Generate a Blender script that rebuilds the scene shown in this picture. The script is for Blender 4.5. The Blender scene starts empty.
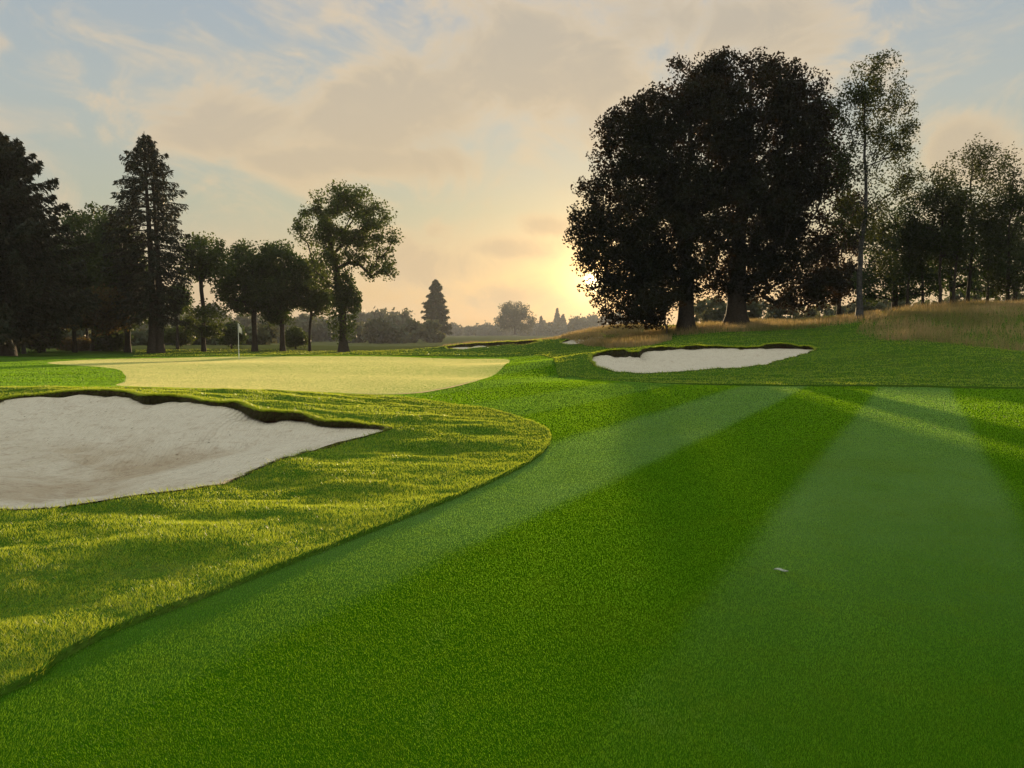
import bpy, math, random
import numpy as np
from mathutils import Vector, Matrix

# ------------------------------------------------------------------ camera, world, sun
SC = bpy.context.scene
COL = SC.collection
F = 740.0                     # focal length in pixels of a 1024 wide frame
HZ = 333.0                    # pixel row of the horizon
CAMZ = 1.6
PITCH = math.atan((384 - HZ) / F)
cd = bpy.data.cameras.new('camera'); cam = bpy.data.objects.new('camera', cd); COL.objects.link(cam)
cd.sensor_width = 36; cd.lens = F * 36 / 1024; cd.clip_start = 0.05; cd.clip_end = 6000
cam.location = (0, 0, CAMZ); cam.rotation_euler = (math.pi / 2 - PITCH, 0, 0)
SC.camera = cam

SUN_AZ = math.atan((594 - 512) / F)
SUN_EL = math.radians(3.9)
SUND = Vector((math.sin(SUN_AZ) * math.cos(SUN_EL), math.cos(SUN_AZ) * math.cos(SUN_EL), math.sin(SUN_EL)))
sd = bpy.data.lights.new('sun', 'SUN'); so = bpy.data.objects.new('sun', sd); COL.objects.link(so)
sd.energy = 5.0; sd.angle = math.radians(0.6); sd.color = (1.0, 0.74, 0.42)
so.rotation_euler = (-SUND).to_track_quat('-Z', 'Y').to_euler()

SC.view_settings.view_transform = 'Standard'; SC.view_settings.look = 'None'
SC.view_settings.gamma = 1.0; SC.view_settings.use_curve_mapping = False
SC.view_settings.exposure = 0.5
SC.cycles.use_denoising = True
SC.cycles.max_bounces = 8; SC.cycles.diffuse_bounces = 3; SC.cycles.glossy_bounces = 2
SC.cycles.transmission_bounces = 4; SC.cycles.transparent_max_bounces = 8; SC.cycles.volume_bounces = 0
SC.cycles.sample_clamp_indirect = 4.0

class G:
    """small node graph helper"""
    def __init__(s, tree): s.t = tree; s.n = tree.nodes; s.l = tree.links
    def add(s, typ, **kw):
        n = s.n.new(typ)
        for k, v in kw.items():
            if hasattr(n, k): setattr(n, k, v)
        return n
    def put(s, sock, v):
        if v is None: return
        if isinstance(v, bpy.types.NodeSocket): s.l.new(v, sock)
        else:
            try: sock.default_value = v
            except Exception: sock.default_value = tuple(v) + (1.0,)
    def math(s, op, a, b=None, c=None, clamp=False):
        n = s.add('ShaderNodeMath', operation=op, use_clamp=clamp)
        s.put(n.inputs[0], a); s.put(n.inputs[1], b); s.put(n.inputs[2], c); return n.outputs[0]
    def vmath(s, op, a, b=None, scale=None):
        n = s.add('ShaderNodeVectorMath', operation=op)
        s.put(n.inputs[0], a); s.put(n.inputs[1], b)
        if scale is not None: s.put(n.inputs[3], scale)
        return n.outputs['Value'] if op in ('DOT_PRODUCT', 'LENGTH', 'DISTANCE') else n.outputs[0]
    def mix(s, f, a, b, blend='MIX'):
        n = s.add('ShaderNodeMix', data_type='RGBA', blend_type=blend)
        s.put(n.inputs[0], f); s.put(n.inputs[6], a); s.put(n.inputs[7], b); return n.outputs[2]
    def noise(s, vec, scale, detail=4, rough=0.55, dist=0.0):
        n = s.add('ShaderNodeTexNoise'); s.put(n.inputs['Vector'], vec)
        n.inputs['Scale'].default_value = scale; n.inputs['Detail'].default_value = detail
        n.inputs['Roughness'].default_value = rough; n.inputs['Distortion'].default_value = dist
        return n.outputs[0]
    def ramp(s, f, pts, interp='LINEAR'):
        n = s.add('ShaderNodeValToRGB'); s.put(n.inputs[0], f); cr = n.color_ramp; cr.interpolation = interp
        while len(cr.elements) < len(pts): cr.elements.new(0.5)
        for e, (p, c) in zip(cr.elements, pts):
            e.position = p; e.color = (tuple(c) + (1,)) if not isinstance(c, (int, float)) else (c, c, c, 1)
        return n.outputs[0]
    def smooth(s, v, lo, hi):
        n = s.add('ShaderNodeMapRange', interpolation_type='SMOOTHSTEP'); s.put(n.inputs[0], v)
        n.inputs[1].default_value = lo; n.inputs[2].default_value = hi; return n.outputs[0]
    def combine(s, x, y, z):
        n = s.add('ShaderNodeCombineXYZ'); s.put(n.inputs[0], x); s.put(n.inputs[1], y); s.put(n.inputs[2], z); return n.outputs[0]

def build_world():
    w = bpy.data.worlds.new('World'); SC.world = w; w.use_nodes = True
    g = G(w.node_tree); g.n.clear()
    out = g.add('ShaderNodeOutputWorld'); bg = g.add('ShaderNodeBackground')
    g.l.new(bg.outputs[0], out.inputs[0])
    sky = g.add('ShaderNodeTexSky', sky_type='NISHITA'); sky.sun_disc = False
    sky.sun_elevation = SUN_EL; sky.sun_rotation = SUN_AZ
    sky.air_density = 1.0; sky.dust_density = 2.5; sky.ozone_density = 1.5; sky.altitude = 50
    tc = g.add('ShaderNodeTexCoord').outputs['Generated']
    d = g.vmath('NORMALIZE', tc)
    sep = g.add('ShaderNodeSeparateXYZ'); g.put(sep.inputs[0], d); X, Y, Z = sep.outputs
    el = g.math('ARCSINE', Z)                                 # radians
    cs = g.vmath('DOT_PRODUCT', d, tuple(SUND))
    # gradient of a misty dawn, as multiples of the final picture (divided by strength below)
    base = g.ramp(g.math('MULTIPLY', g.math('MAXIMUM', el, 0.0), 1.0), [
        (0.0, (0.66, 0.45, 0.23)), (0.07, (0.68, 0.52, 0.31)), (0.16, (0.50, 0.51, 0.37)),
        (0.27, (0.47, 0.515, 0.48)), (0.42, (0.38, 0.455, 0.53)), (0.9, (0.25, 0.36, 0.50))])
    side = g.smooth(cs, 0.55, 0.99)                          # away from the sun the warm band cools
    base = g.mix(side, g.mix(0.5, base, (0.38, 0.46, 0.52, 1)), base)
    col = g.mix(0.12, base, g.vmath('SCALE', sky.outputs[0], scale=0.1))
    # clouds: noise on a plane above, plus the large bank in the middle of the view
    zz = g.math('ADD', g.math('MAXIMUM', Z, 0.0), 0.10)
    pv = g.combine(g.math('DIVIDE', X, zz), g.math('DIVIDE', Y, zz), 0.0)
    n1 = g.noise(g.vmath('ADD', pv, (3.1, 1.7, 0)), 0.75, 7, 0.56, 0.35)
    n2 = g.noise(g.vmath('ADD', g.vmath('MULTIPLY', d, (1, 1, 1.7)), (7.3, 2.1, 0.4)), 4.2, 6, 0.55, 0.4)
    n3 = g.noise(g.vmath('MULTIPLY', d, (1, 1, 2.2)), 13.0, 5, 0.6, 0.3)
    def blob(px, py, rx, ry):
        dx, dz = (px - 512) / F, (HZ - py) / F
        a = g.math('DIVIDE', g.math('SUBTRACT', g.math('DIVIDE', X, g.math('MAXIMUM', Y, 0.05)), dx), rx / F)
        b = g.math('DIVIDE', g.math('SUBTRACT', g.math('DIVIDE', Z, g.math('MAXIMUM', Y, 0.05)), dz), ry / F)
        r2 = g.math('ADD', g.math('MULTIPLY', a, a), g.math('MULTIPLY', b, b))
        return g.math('EXPONENT', g.math('MULTIPLY', r2, -1.0))
    m = None
    for b in [(530, 75, 160, 80), (400, 120, 130, 60), (650, 30, 80, 40), (760, 40, 110, 50), (230, 130, 110, 35), (430, 262, 90, 34), (350, 165, 120, 22), (500, 250, 60, 14),
              (960, 150, 70, 40), (1060, 190, 120, 50), (545, 228, 28, 12), (5, 55, 18, 14), (440, 165, 60, 25), (540, 300, 120, 25)]:
        v = blob(*b); m = v if m is None else g.math('MAXIMUM', m, v)
    far = g.smooth(cs, 0.86, 0.55)
    cover = g.math('ADD', g.math('MULTIPLY', g.math('MAXIMUM', m, 0.0), 0.42), g.math('ADD', g.math('MULTIPLY', n2, 0.55), g.math('MULTIPLY', n3, 0.25)))
    cover = g.math('ADD', cover, g.math('MULTIPLY', far, g.math('MULTIPLY', n1, 0.4)))
    n5 = g.noise(g.vmath('ADD', g.vmath('MULTIPLY', d, (1, 1, 1.5)), (1.3, 4.1, 2.2)), 9.0, 9, 0.62, 0.9)
    cover = g.math('ADD', cover, g.math('MULTIPLY', g.math('SUBTRACT', n5, .5), 1.0))
    mask = g.smooth(cover, 0.40, 0.78)
    # underside shading of the clouds: pinkish grey inside, peach edges, brighter towards the sun
    core = g.smooth(g.math('ADD', g.math('MULTIPLY', m, 0.5), g.math('ADD', g.math('MULTIPLY', n2, 0.4), g.math('MULTIPLY', n5, .95))), 0.84, 1.22)
    ccol = g.mix(core, (0.86, 0.655, 0.40, 1), (0.55, 0.465, 0.345, 1))
    ccol = g.mix(g.math('MULTIPLY', g.smooth(el, 0.45, 0.12), 0.5), ccol, (0.74, 0.52, 0.28, 1))
    ccol = g.mix(side, g.mix(0.5, ccol, (0.45, 0.46, 0.48, 1)), ccol)
    col = g.mix(g.math('MULTIPLY', mask, 0.78), col, ccol)
    # the sun's disc behind thin cloud and its aureole
    ang = g.math('ARCCOSINE', g.math('MINIMUM', cs, 0.999999))
    streak = g.math('ADD', 0.55, g.math('MULTIPLY', n3, 0.9))
    h1 = g.math('MULTIPLY', g.math('EXPONENT', g.math('MULTIPLY', ang, -20.0)), streak)
    h2 = g.math('EXPONENT', g.math('MULTIPLY', ang, -5.0))
    col = g.mix(1.0, col, g.vmath('SCALE', g.combine(1.0, 0.52, 0.13), scale=g.math('MULTIPLY', h1, 0.75)), 'ADD')
    col = g.mix(1.0, col, g.vmath('SCALE', g.combine(1.0, 0.62, 0.24), scale=g.math('MULTIPLY', h2, 0.07)), 'ADD')
    h3 = g.math('EXPONENT', g.math('MULTIPLY', ang, -48.0))
    col = g.mix(1.0, col, g.vmath('SCALE', g.combine(1.0, 0.66, 0.22), scale=g.math('MULTIPLY', h3, 2.4)), 'ADD')
    disc = g.math('MULTIPLY', g.smooth(ang, 0.017, 0.007), g.smooth(n5, .40, .62))
    col = g.mix(1.0, col, g.vmath('SCALE', g.combine(1.0, 0.85, 0.5), scale=g.math('MULTIPLY', disc, 4.0)), 'ADD')
    # the high sky out of the frame lights the open ground
    up = g.smooth(el, 0.42, 0.9)
    col = g.mix(1.0, col, g.vmath('SCALE', g.combine(0.50, 0.52, 0.47), scale=g.math('MULTIPLY', up, 1.15)), 'ADD')
    g.l.new(g.vmath('SCALE', col, scale=7.2), bg.inputs[0]); bg.inputs[1].default_value = 0.1
build_world()

# ------------------------------------------------------------------ helpers
def tag(o, label=None, cat=None, group=None, kind=None):
    if label: o['label'] = label
    if cat: o['category'] = cat
    if group: o['group'] = group
    if kind: o['kind'] = kind
    return o

def mesh_np(name, V, faces_list, mats, parent=None, mat_idx=None, smooth=False):
    """V (n,3); faces_list: list of int arrays (k, m) of equal m each"""
    me = bpy.data.meshes.new(name)
    V = np.asarray(V, dtype=np.float32)
    tot = [np.full(len(f), f.shape[1], dtype=np.int32) for f in faces_list if len(f)]
    loops = np.concatenate([np.asarray(f, dtype=np.int32).ravel() for f in faces_list if len(f)])
    tot = np.concatenate(tot); starts = np.concatenate([[0], np.cumsum(tot)[:-1]]).astype(np.int32)
    me.vertices.add(len(V)); me.vertices.foreach_set('co', V.ravel())
    me.loops.add(len(loops)); me.loops.foreach_set('vertex_index', loops)
    me.polygons.add(len(tot)); me.polygons.foreach_set('loop_start', starts); me.polygons.foreach_set('loop_total', tot)
    if mat_idx is not None: me.polygons.foreach_set('material_index', np.asarray(mat_idx, dtype=np.int32))
    if smooth: me.polygons.foreach_set('use_smooth', np.ones(len(tot), dtype=bool))
    me.update(calc_edges=True); me.validate()
    for m in (mats if isinstance(mats, (list, tuple)) else [mats]): me.materials.append(m)
    o = bpy.data.objects.new(name, me); COL.objects.link(o)
    if parent: o.parent = parent
    return o

def empty(name, loc, label, cat, group=None):
    o = bpy.data.objects.new(name, None); COL.objects.link(o); o.location = loc
    return tag(o, label, cat, group)

def new_mat(name):
    m = bpy.data.materials.new(name); m.use_nodes = True
    g = G(m.node_tree); g.n.clear(); out = g.add('ShaderNodeOutputMaterial'); return m, g, out

def vnoise(x, y, seed=0):
    """smooth value noise on arrays, -1..1"""
    xi = np.floor(x).astype(np.int64); yi = np.floor(y).astype(np.int64)
    fx = x - xi; fy = y - yi
    fx = fx * fx * fx * (fx * (fx * 6 - 15) + 10); fy = fy * fy * fy * (fy * (fy * 6 - 15) + 10)
    def hsh(a, b):
        n = (a * 374761393 + b * 668265263 + seed * 974634777) & 0xffffffff
        n = ((n ^ (n >> 13)) * 1274126177) & 0xffffffff
        return ((n ^ (n >> 16)) & 0xffff) / 32767.5 - 1
    a = hsh(xi, yi); b = hsh(xi + 1, yi); c = hsh(xi, yi + 1); d = hsh(xi + 1, yi + 1)
    return (a * (1 - fx) + b * fx) * (1 - fy) + (c * (1 - fx) + d * fx) * fy

# ------------------------------------------------------------------ terrain heights
CP, SP = math.cos(PITCH), math.sin(PITCH)
def ray(px, py):
    a, b = (px - 512) / F, (384 - py) / F
    return np.array([a, CP + b * SP, -SP + b * CP])
def at(px, py, Y):
    r = ray(px, py); t = Y / r[1]; return (r[0] * t, Y, CAMZ + r[2] * t)

ctl = [(-6, -8, 0), (6, -8, 0), (0, 0, 0), (-3, 3, 0), (3, 3, 0), (8, 6, 0), (-8, 3, .05), (0, 8, 0), (5, 10, 0), (10, 14, 0),
       (2, 14, 0), (16, 20, .05), (1, 19, 0.02), (8, 21, .0), (-2, 6, 0.02), (-12, -10, .1), (14, -10, 0), (16, 5, 0.05),
       # bunker rim
       (-4.6, 6.65, 0), (-3.8, 6.9, 0), (-2.95, 8.3, 0.0), (-2.35, 10.7, .05), (-1.8, 11.3, .1), (-3.1, 11.4, .2),
       (-4.1, 11.8, .3), (-5, 12.2, .38), (-6.5, 13.2, .45), (-7.8, 13.6, .48), (-8.8, 12.9, .42), (-9.2, 11, .3), (-8, 8.4, .12),
       (-0.5, 11, .03), (-1.2, 13, 0.1),
       # green
       (-3, 16, .2), (-8, 17.5, .30), (-13, 18, .38), (0, 24, .04), (-12, 30, .15), (-6, 30, .1), (-5, 38, .04), (0, 40, .0), (-22, 48, .0), (-8, 50, -.03),
       (-14, 56, -.08), (-40, 70, -.05), (-10, 70, -.05), (-30, 100, 0), (-5, 100, 0), (-80, 100, 0), (-22, 12, .45), (-28, 25, .35), (-45, 40, .1), (-18, 0, .25),
       (30, 5, .3), (28, 16, .5), (45, 30, 2.4), (60, 60, 3.2), (40, 0, .5), (-45, 5, .3)]
for px, py, Y in [(490, 355.5, 56), (450, 354, 58), (490, 344.5, 70), (540, 342, 71), (450, 346.5, 72), (560, 340, 78), (600, 331, 68), (650, 331, 60), (640, 345, 47), (560, 353, 48), (560, 385, 22), (590, 373, 29.0),
                  (600, 357, 33), (640, 352, 35), (700, 350, 36), (760, 349, 36.5), (813, 351, 36), (813, 358, 33), (770, 367, 30.5), (700, 374, 28.5),
                  (640, 376, 28), (555, 362, 33), (850, 340, 40), (960, 356, 30), (1024, 372, 25), (1024, 358, 29), (900, 346, 35), (1024, 346, 35),
                  (950, 326, 42), (1024, 313, 44), (900, 317, 47), (860, 318.5, 50), (735, 326, 55), (685, 330, 53), (800, 323, 56), (720, 340, 42),
                  (800, 340, 42), (900, 314, 80), (735, 323, 85), (600, 333, 100), (1000, 310, 75), (520, 343, 110), (880, 386, 22), (1020, 388, 21.5), (520, 356, 52)]:
    ctl.append(at(px, py, Y))
ctl = np.array(ctl, dtype=float)
def tkern(A, B):
    r2 = ((A[:, None, :] - B[None, :, :]) ** 2).sum(-1); return 0.5 * r2 * np.log(r2 + 1e-9)
def warp(X, Y):      # compress far distances so the spline stays tame
    Yw = np.where(Y > 20, 20 + 20 * np.log1p(np.maximum(Y - 20, 0) / 20), Y)
    return np.stack([X / (1 + np.maximum(Y, 0) / 60), Yw], -1)
cu = warp(ctl[:, 0], ctl[:, 1]); n = len(cu)
A = np.zeros((n + 3, n + 3)); A[:n, :n] = tkern(cu, cu) + np.eye(n) * 0.25
A[:n, n] = 1; A[:n, n + 1:] = cu; A[n, :n] = 1; A[n + 1:, :n] = cu.T
cw = np.linalg.solve(A, np.concatenate([ctl[:, 2], [0, 0, 0]]))
def sstep(x, a, b):
    t = np.clip((x - a) / (b - a), 0, 1); return t * t * (3 - 2 * t)
def h0(X, Y):
    X = np.asarray(X, float).ravel(); Y = np.asarray(Y, float).ravel(); res = np.empty(len(X))
    for i in range(0, len(X), 40000):
        x, y = X[i:i + 40000], Y[i:i + 40000]
        u = warp(np.clip(x, -90, 90), np.clip(y, -15, 110))
        v = tkern(u, cu) @ cw[:n] + cw[n] + u @ cw[n + 1:]
        v = np.clip(v, -1.0, 4.2)
        k = sstep(np.abs(x), 60, 160); k2 = sstep(y, 88, 150)
        v = v * (1 - k) + 0.6 * k; v = v * (1 - k2) - 2.2 * k2
        res[i:i + 40000] = v
    return res

# ------------------------------------------------------------------ region outlines (ground plan, metres; third value = lip height)
def catmull(P, per=14):
    P = np.array(P, float); m = len(P); out = []
    for i in range(m):
        a, b, c, d = P[i - 1], P[i], P[(i + 1) % m], P[(i + 2) % m]
        for k in range(per):
            t = k / per
            out.append(0.5 * (2 * b + (c - a) * t + (2 * a - 5 * b + 4 * c - d) * t * t + (3 * b - a - 3 * c + d) * t ** 3))
    return np.array(out)
def gnd(px, py, lip=0.0, hh=0.0):
    """ground point under a pixel for a surface near height hh (iterated on h0)"""
    r = ray(px, py); z = hh
    for _ in range(12):
        t = (z - CAMZ) / r[2]; z = 0.5 * z + 0.5 * float(h0([r[0] * t], [r[1] * t])[0])
    t = (z - CAMZ) / r[2]; return (r[0] * t, r[1] * t, lip)

FAIR = [(-6.2, -6, 0), (-4.6, -1, 0), (-3.1, 1.6, 0)] + [gnd(*p) for p in
        [(0, 697), (55, 664), (120, 630), (200, 600), (300, 561), (400, 521), (480, 488), (530, 463), (549, 444), (546, 430), (520, 419), (480, 409), (440, 404)]] + \
       [(-2.6, 16.2, 0), (-6, 15.9, 0), (-9.5, 15.8, 0), (-13, 16, 0), (-18, 17.5, 0), (-22, 24, 0), (-26, 38, 0), (-25, 50, 0), (-12, 55.5, 0), (-3, 54, 0), (1.2, 50, 0), (2.2, 42, 0),
        (1.9, 33, 0), (1.75, 27, 0)] + [gnd(*p) for p in [(572, 377), (600, 381), (660, 384.5), (800, 387), (930, 388), (1060, 389)]] + \
       [(22, 20.8, 0), (27, 15, 0), (24, 4, 0), (16, -6, 0), (5, -9.5, 0)]
GREEN = [(-3.0, 17.2, 0), (-6, 17.0, 0), (-9.2, 17.5, 0), (-10.5, 20, 0), (-12.6, 24, 0), (-15.8, 29, 0), (-22, 35, 0), (-24, 44, 0), (-20, 50.5, 0), (-10, 51.5, 0), (-3, 50, 0), (-0.4, 46, 0),
         (-0.2, 38, 0), (-0.5, 30, 0), (-1.0, 24, 0), (-1.7, 20, 0)]
B1 = [(-4.6, 6.35, .015), (-3.85, 6.65, .015), (-3.25, 7.3, .015), (-2.95, 8.3, .015), (-2.7, 9.5, .02), (-2.35, 10.6, .02), (-1.85, 11.25, .03), (-2.45, 11.45, .08),
      (-2.9, 11.4, .09), (-3.35, 11.7, .10), (-4.0, 11.7, .16), (-4.5, 12.25, .13), (-5.2, 12.5, .12), (-5.9, 13.05, .13), (-6.35, 12.85, .17), (-6.9, 13.35, .13), (-7.8, 13.6, .14), (-8.7, 13.2, .13), (-9.2, 12.3, .13), (-9.6, 11, .1),
      (-9.2, 9.4, .06), (-7.6, 8.0, .03), (-5.9, 6.75, .015)]
def xyp(px, Y, lip): return ((px - 512) / F * Y, Y, lip)
B2 = [xyp(592, 31, .18), xyp(600, 29.6, .05), xyp(640, 28.4, .03), xyp(700, 28.8, .03), xyp(745, 29.8, .03), xyp(780, 32, .03), xyp(813, 34.8, .04), xyp(812, 36.6, .12),
      xyp(785, 37.4, .16), xyp(765, 37.2, .22), xyp(750, 36.4, .3), xyp(728, 36.8, .24), xyp(700, 37.0, .2), xyp(665, 36.4, .2), xyp(645, 35.6, .22), xyp(636, 33.2, .4), xyp(622, 34.3, .35), xyp(600, 34.4, .3), xyp(590, 33, .3)]
B3 = [xyp(446, 67, .3), xyp(452, 63, .1), xyp(476, 63, .05), xyp(505, 64.5, .05), xyp(530, 62, .05), xyp(541, 63, .15), xyp(538, 67, .4), xyp(515, 67.5, .75), xyp(500, 68.5, .5), xyp(470, 69.5, .45)]
B4 = [xyp(561, 60, .4), xyp(566, 57, .1), xyp(590, 56, .05), xyp(604, 57, .1), xyp(602, 60, .4), xyp(585, 62, .5)]
CURVES = {'fair': (catmull(FAIR, 9)), 'green': catmull(GREEN, 9), 'b1': catmull(B1, 7), 'b2': catmull(B2, 6), 'b3': catmull(B3, 6), 'b4': catmull(B4, 6)}

def sdf_exact(name, X, Y):
    """signed distance (negative inside) and interpolated lip value"""
    C = CURVES[name].astype(np.float32); P = C[:, :2]; Q = np.roll(P, -1, 0); L0 = C[:, 2]; L1 = np.roll(L0, -1)
    e = Q - P; ee = (e ** 2).sum(1); sl = e[:, 0] / np.where(e[:, 1] == 0, 1e-9, e[:, 1])
    D = np.full(len(X), 3.0); L = np.zeros(len(X))
    lo, hi = P.min(0) - 2.5, P.max(0) + 2.5
    idx = np.where((X > lo[0]) & (X < hi[0]) & (Y > lo[1]) & (Y < hi[1]))[0]
    for i in range(0, len(idx), 1500):
        j = idx[i:i + 1500]; x = X[j].astype(np.float32)[:, None]; y = Y[j].astype(np.float32)[:, None]
        wx = x - P[:, 0]; wy = y - P[:, 1]
        t = (wx * e[:, 0] + wy * e[:, 1]) / ee; np.minimum(t, 1, out=t); np.maximum(t, 0, out=t)
        d2 = (wx - t * e[:, 0]) ** 2 + (wy - t * e[:, 1]) ** 2
        k = d2.argmin(1); r = np.arange(len(j))
        crs = ((P[:, 1] > y) != (Q[:, 1] > y)) & (wx < wy * sl)
        inside = np.count_nonzero(crs, axis=1) % 2 == 1
        D[j] = np.sqrt(d2[r, k]) * np.where(inside, -1, 1); L[j] = L0[k] + t[r, k] * (L1 - L0)[k]
    L = L * np.clip(.55 + .45 * vnoise(X / 1.0, Y / 1.0, 41) + .3 * vnoise(X / .24, Y / .24, 42), .12, 1.5)
    return D, L
RAST = {}
def lookup(key, fn, lo, hi, cell, X, Y, outside):
    if key not in RAST:
        nx, ny = int((hi[0] - lo[0]) / cell) + 2, int((hi[1] - lo[1]) / cell) + 2
        gx, gy = np.meshgrid(lo[0] + np.arange(nx) * cell, lo[1] + np.arange(ny) * cell, indexing='ij')
        r = fn(gx.ravel(), gy.ravel()); RAST[key] = [q.reshape(nx, ny) for q in (r if isinstance(r, tuple) else (r,))]
    R = RAST[key]; fx = (X - lo[0]) / cell; fy = (Y - lo[1]) / cell; nx, ny = R[0].shape
    ok = (fx >= 0) & (fy >= 0) & (fx < nx - 1) & (fy < ny - 1); fx = np.where(ok, fx, 0); fy = np.where(ok, fy, 0)
    ix = fx.astype(int); iy = fy.astype(int); fx = fx - ix; fy = fy - iy; out = []
    for q, o_ in zip(R, outside):
        v = (q[ix, iy] * (1 - fx) + q[ix + 1, iy] * fx) * (1 - fy) + (q[ix, iy + 1] * (1 - fx) + q[ix + 1, iy + 1] * fx) * fy
        out.append(np.where(ok, v, o_))
    return out
FASTG = [False]      # grass placement may read the tabulated fields; meshes use the exact ones
def sdf(name, X, Y):
    if not FASTG[0]: return sdf_exact(name, X, Y)
    P = CURVES[name][:, :2]
    return lookup(name, lambda a, b: sdf_exact(name, a, b), P.min(0) - 2.4, P.max(0) + 2.4, .16 if name in ('fair', 'green') else .07, X, Y, (3.0, 0.0))

def relief_rough(X, Y):
    r = np.hypot(X, Y); k = sstep(r, 4, 40)
    a = 0.022 * vnoise(X / 1.1 + Y * .2, Y / .7, 1) + 0.018 * vnoise(X / 2.6, Y / 1.5, 8) + 0.010 * vnoise(X / .8, Y / .28, 18) + 0.010 * vnoise(X / .45, Y / .32, 2) + 0.004 * vnoise(X / .17, Y / .15, 3)
    a = a * 1.5
    return a + k * (0.05 * vnoise(X / 4, Y / 5, 4) + 0.09 * vnoise(X / 9, Y / 11, 5))
def relief_fair(X, Y):
    r = np.hypot(X, Y); k = sstep(r, 4, 30)
    return 0.004 * vnoise(X / .8, Y / .8, 6) + 0.012 * k * vnoise(X / 2.5, Y / 3, 7) + k * 0.05 * vnoise(X / 9, Y / 11, 5)

def heights(kind, X, Y):
    X = np.asarray(X, float); Y = np.asarray(Y, float)
    h = lookup('h0', h0, (-60, -12), (60, 100), .3, X, Y, (0.2,))[0] if FASTG[0] else h0(X, Y)
    if kind == 'fair': return h + relief_fair(X, Y)
    if kind == 'green': return h + 0.04 * vnoise(X / 9, Y / 11, 5) * sstep(np.hypot(X, Y), 4, 30) + 0.03 * vnoise(X / 6, Y / 7, 9)
    if kind in ('rough', 'fescue'):
        h = h + relief_rough(X, Y) * sstep(sdf('fair', X, Y)[0], -.1, .9) + 0.036 + .012 * vnoise(X / .3, Y / .3, 14) * sstep(sdf('fair', X, Y)[0], .5, 0)
        ff = sdf('fair', X, Y)[0]; h = h + .035 * np.exp(-np.maximum(ff, 0) / .7) * sstep(Y, 14, 18) * sstep(X, 2.5, 6) * (ff < 2.9)
        for b, amp, w in (('b1', .03, .5), ('b2', .08, 1.0), ('b3', .1, 1.8), ('b4', .1, 1.6)):
            d, L = sdf(b, X, Y); h = h + np.clip(L / .15, 0, 1.5) * amp * np.exp(-np.maximum(d, 0) / w)
        return h
    # sand
    d, L = sdf(kind, X, Y); din = np.maximum(-d, 0)
    amp = {'b1': .03, 'b2': .08, 'b3': .1, 'b4': .1}[kind]; depth = {'b1': .34, 'b2': .28, 'b3': .08, 'b4': .1}[kind]; w = {'b1': 2.4, 'b2': 2.6, 'b3': 2.5, 'b4': 2.5}[kind]
    edge = h + 0.03 + np.clip(L / .15, 0, 1.5) * amp * np.exp(-din / .8) - L * (np.exp(-din / 2.0) * .5 + .5)
    return edge - depth * sstep(din, 0, w) + (0.012 * vnoise(X / .5, Y / .5, 11) + 0.005 * vnoise(X / .16, Y / .16, 12) + .03 * vnoise(X / 1.7, Y / 1.4, 13) + .012 * np.minimum(0, vnoise(X / .22, Y / .28, 15) + .35)) * sstep(din, 0, .4)

# ------------------------------------------------------------------ terrain mesh, cut along the outlines
def build_grid():
    O = -12.0; r = [3.0]
    while r[-1] < 2600: r.append(r[-1] * (1 + (0.0042 if r[-1] < 75 else min(.03, .0042 + (r[-1] - 75) * .0002))))
    r = np.array(r); s = np.arange(-1.7, 1.7001, 0.0046)
    R, S = np.meshgrid(r, s, indexing='ij'); V = np.stack([(R * S).ravel(), (R + O).ravel()], -1)
    a, b = R.shape; I = np.arange(a * b).reshape(a, b)
    q = np.stack([I[:-1, :-1], I[:-1, 1:], I[1:, 1:], I[1:, :-1]], -1).reshape(-1, 4)
    T = np.concatenate([q[:, [0, 1, 2]], q[:, [0, 2, 3]]]); return V, T
def cut(V, T, name):
    d, _ = sdf(name, V[:, 0], V[:, 1]); d = np.where(np.abs(d) < 1e-5, 1e-5, d)
    neg = d[T] < 0; c = neg.sum(1); mixed = (c == 1) | (c == 2); keep = T[~mixed]; M = T[mixed]; ng = neg[mixed]
    odd = np.where((c[mixed] == 1)[:, None], ng, ~ng).argmax(1); r = np.arange(len(M))
    a, b, cc = M[r, odd], M[r, (odd + 1) % 3], M[r, (odd + 2) % 3]
    N = len(V); e = np.concatenate([np.stack([a, b], 1), np.stack([a, cc], 1)]); e.sort(1)
    key, inv = np.unique(e[:, 0] * N + e[:, 1], return_inverse=True); i, j = key // N, key % N
    t = d[i] / (d[i] - d[j]); NV = V[i] + (V[j] - V[i]) * t[:, None]
    p, q = N + inv[:len(M)], N + inv[len(M):]
    return np.concatenate([V, NV]), np.concatenate([keep, np.stack([a, p, q], 1), np.stack([p, b, cc], 1), np.stack([p, cc, q], 1)])
GV, GT = build_grid()
for nm in CURVES: GV, GT = cut(GV, GT, nm)
cen = GV[GT].mean(1); inside = {nm: sdf(nm, cen[:, 0], cen[:, 1])[0] < 0 for nm in CURVES}
reg = np.full(len(GT), 'rough', dtype=object)
reg[inside['fair']] = 'fair'; reg[inside['green']] = 'green'
for b in ('b1', 'b2', 'b3', 'b4'): reg[inside[b]] = b

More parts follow.
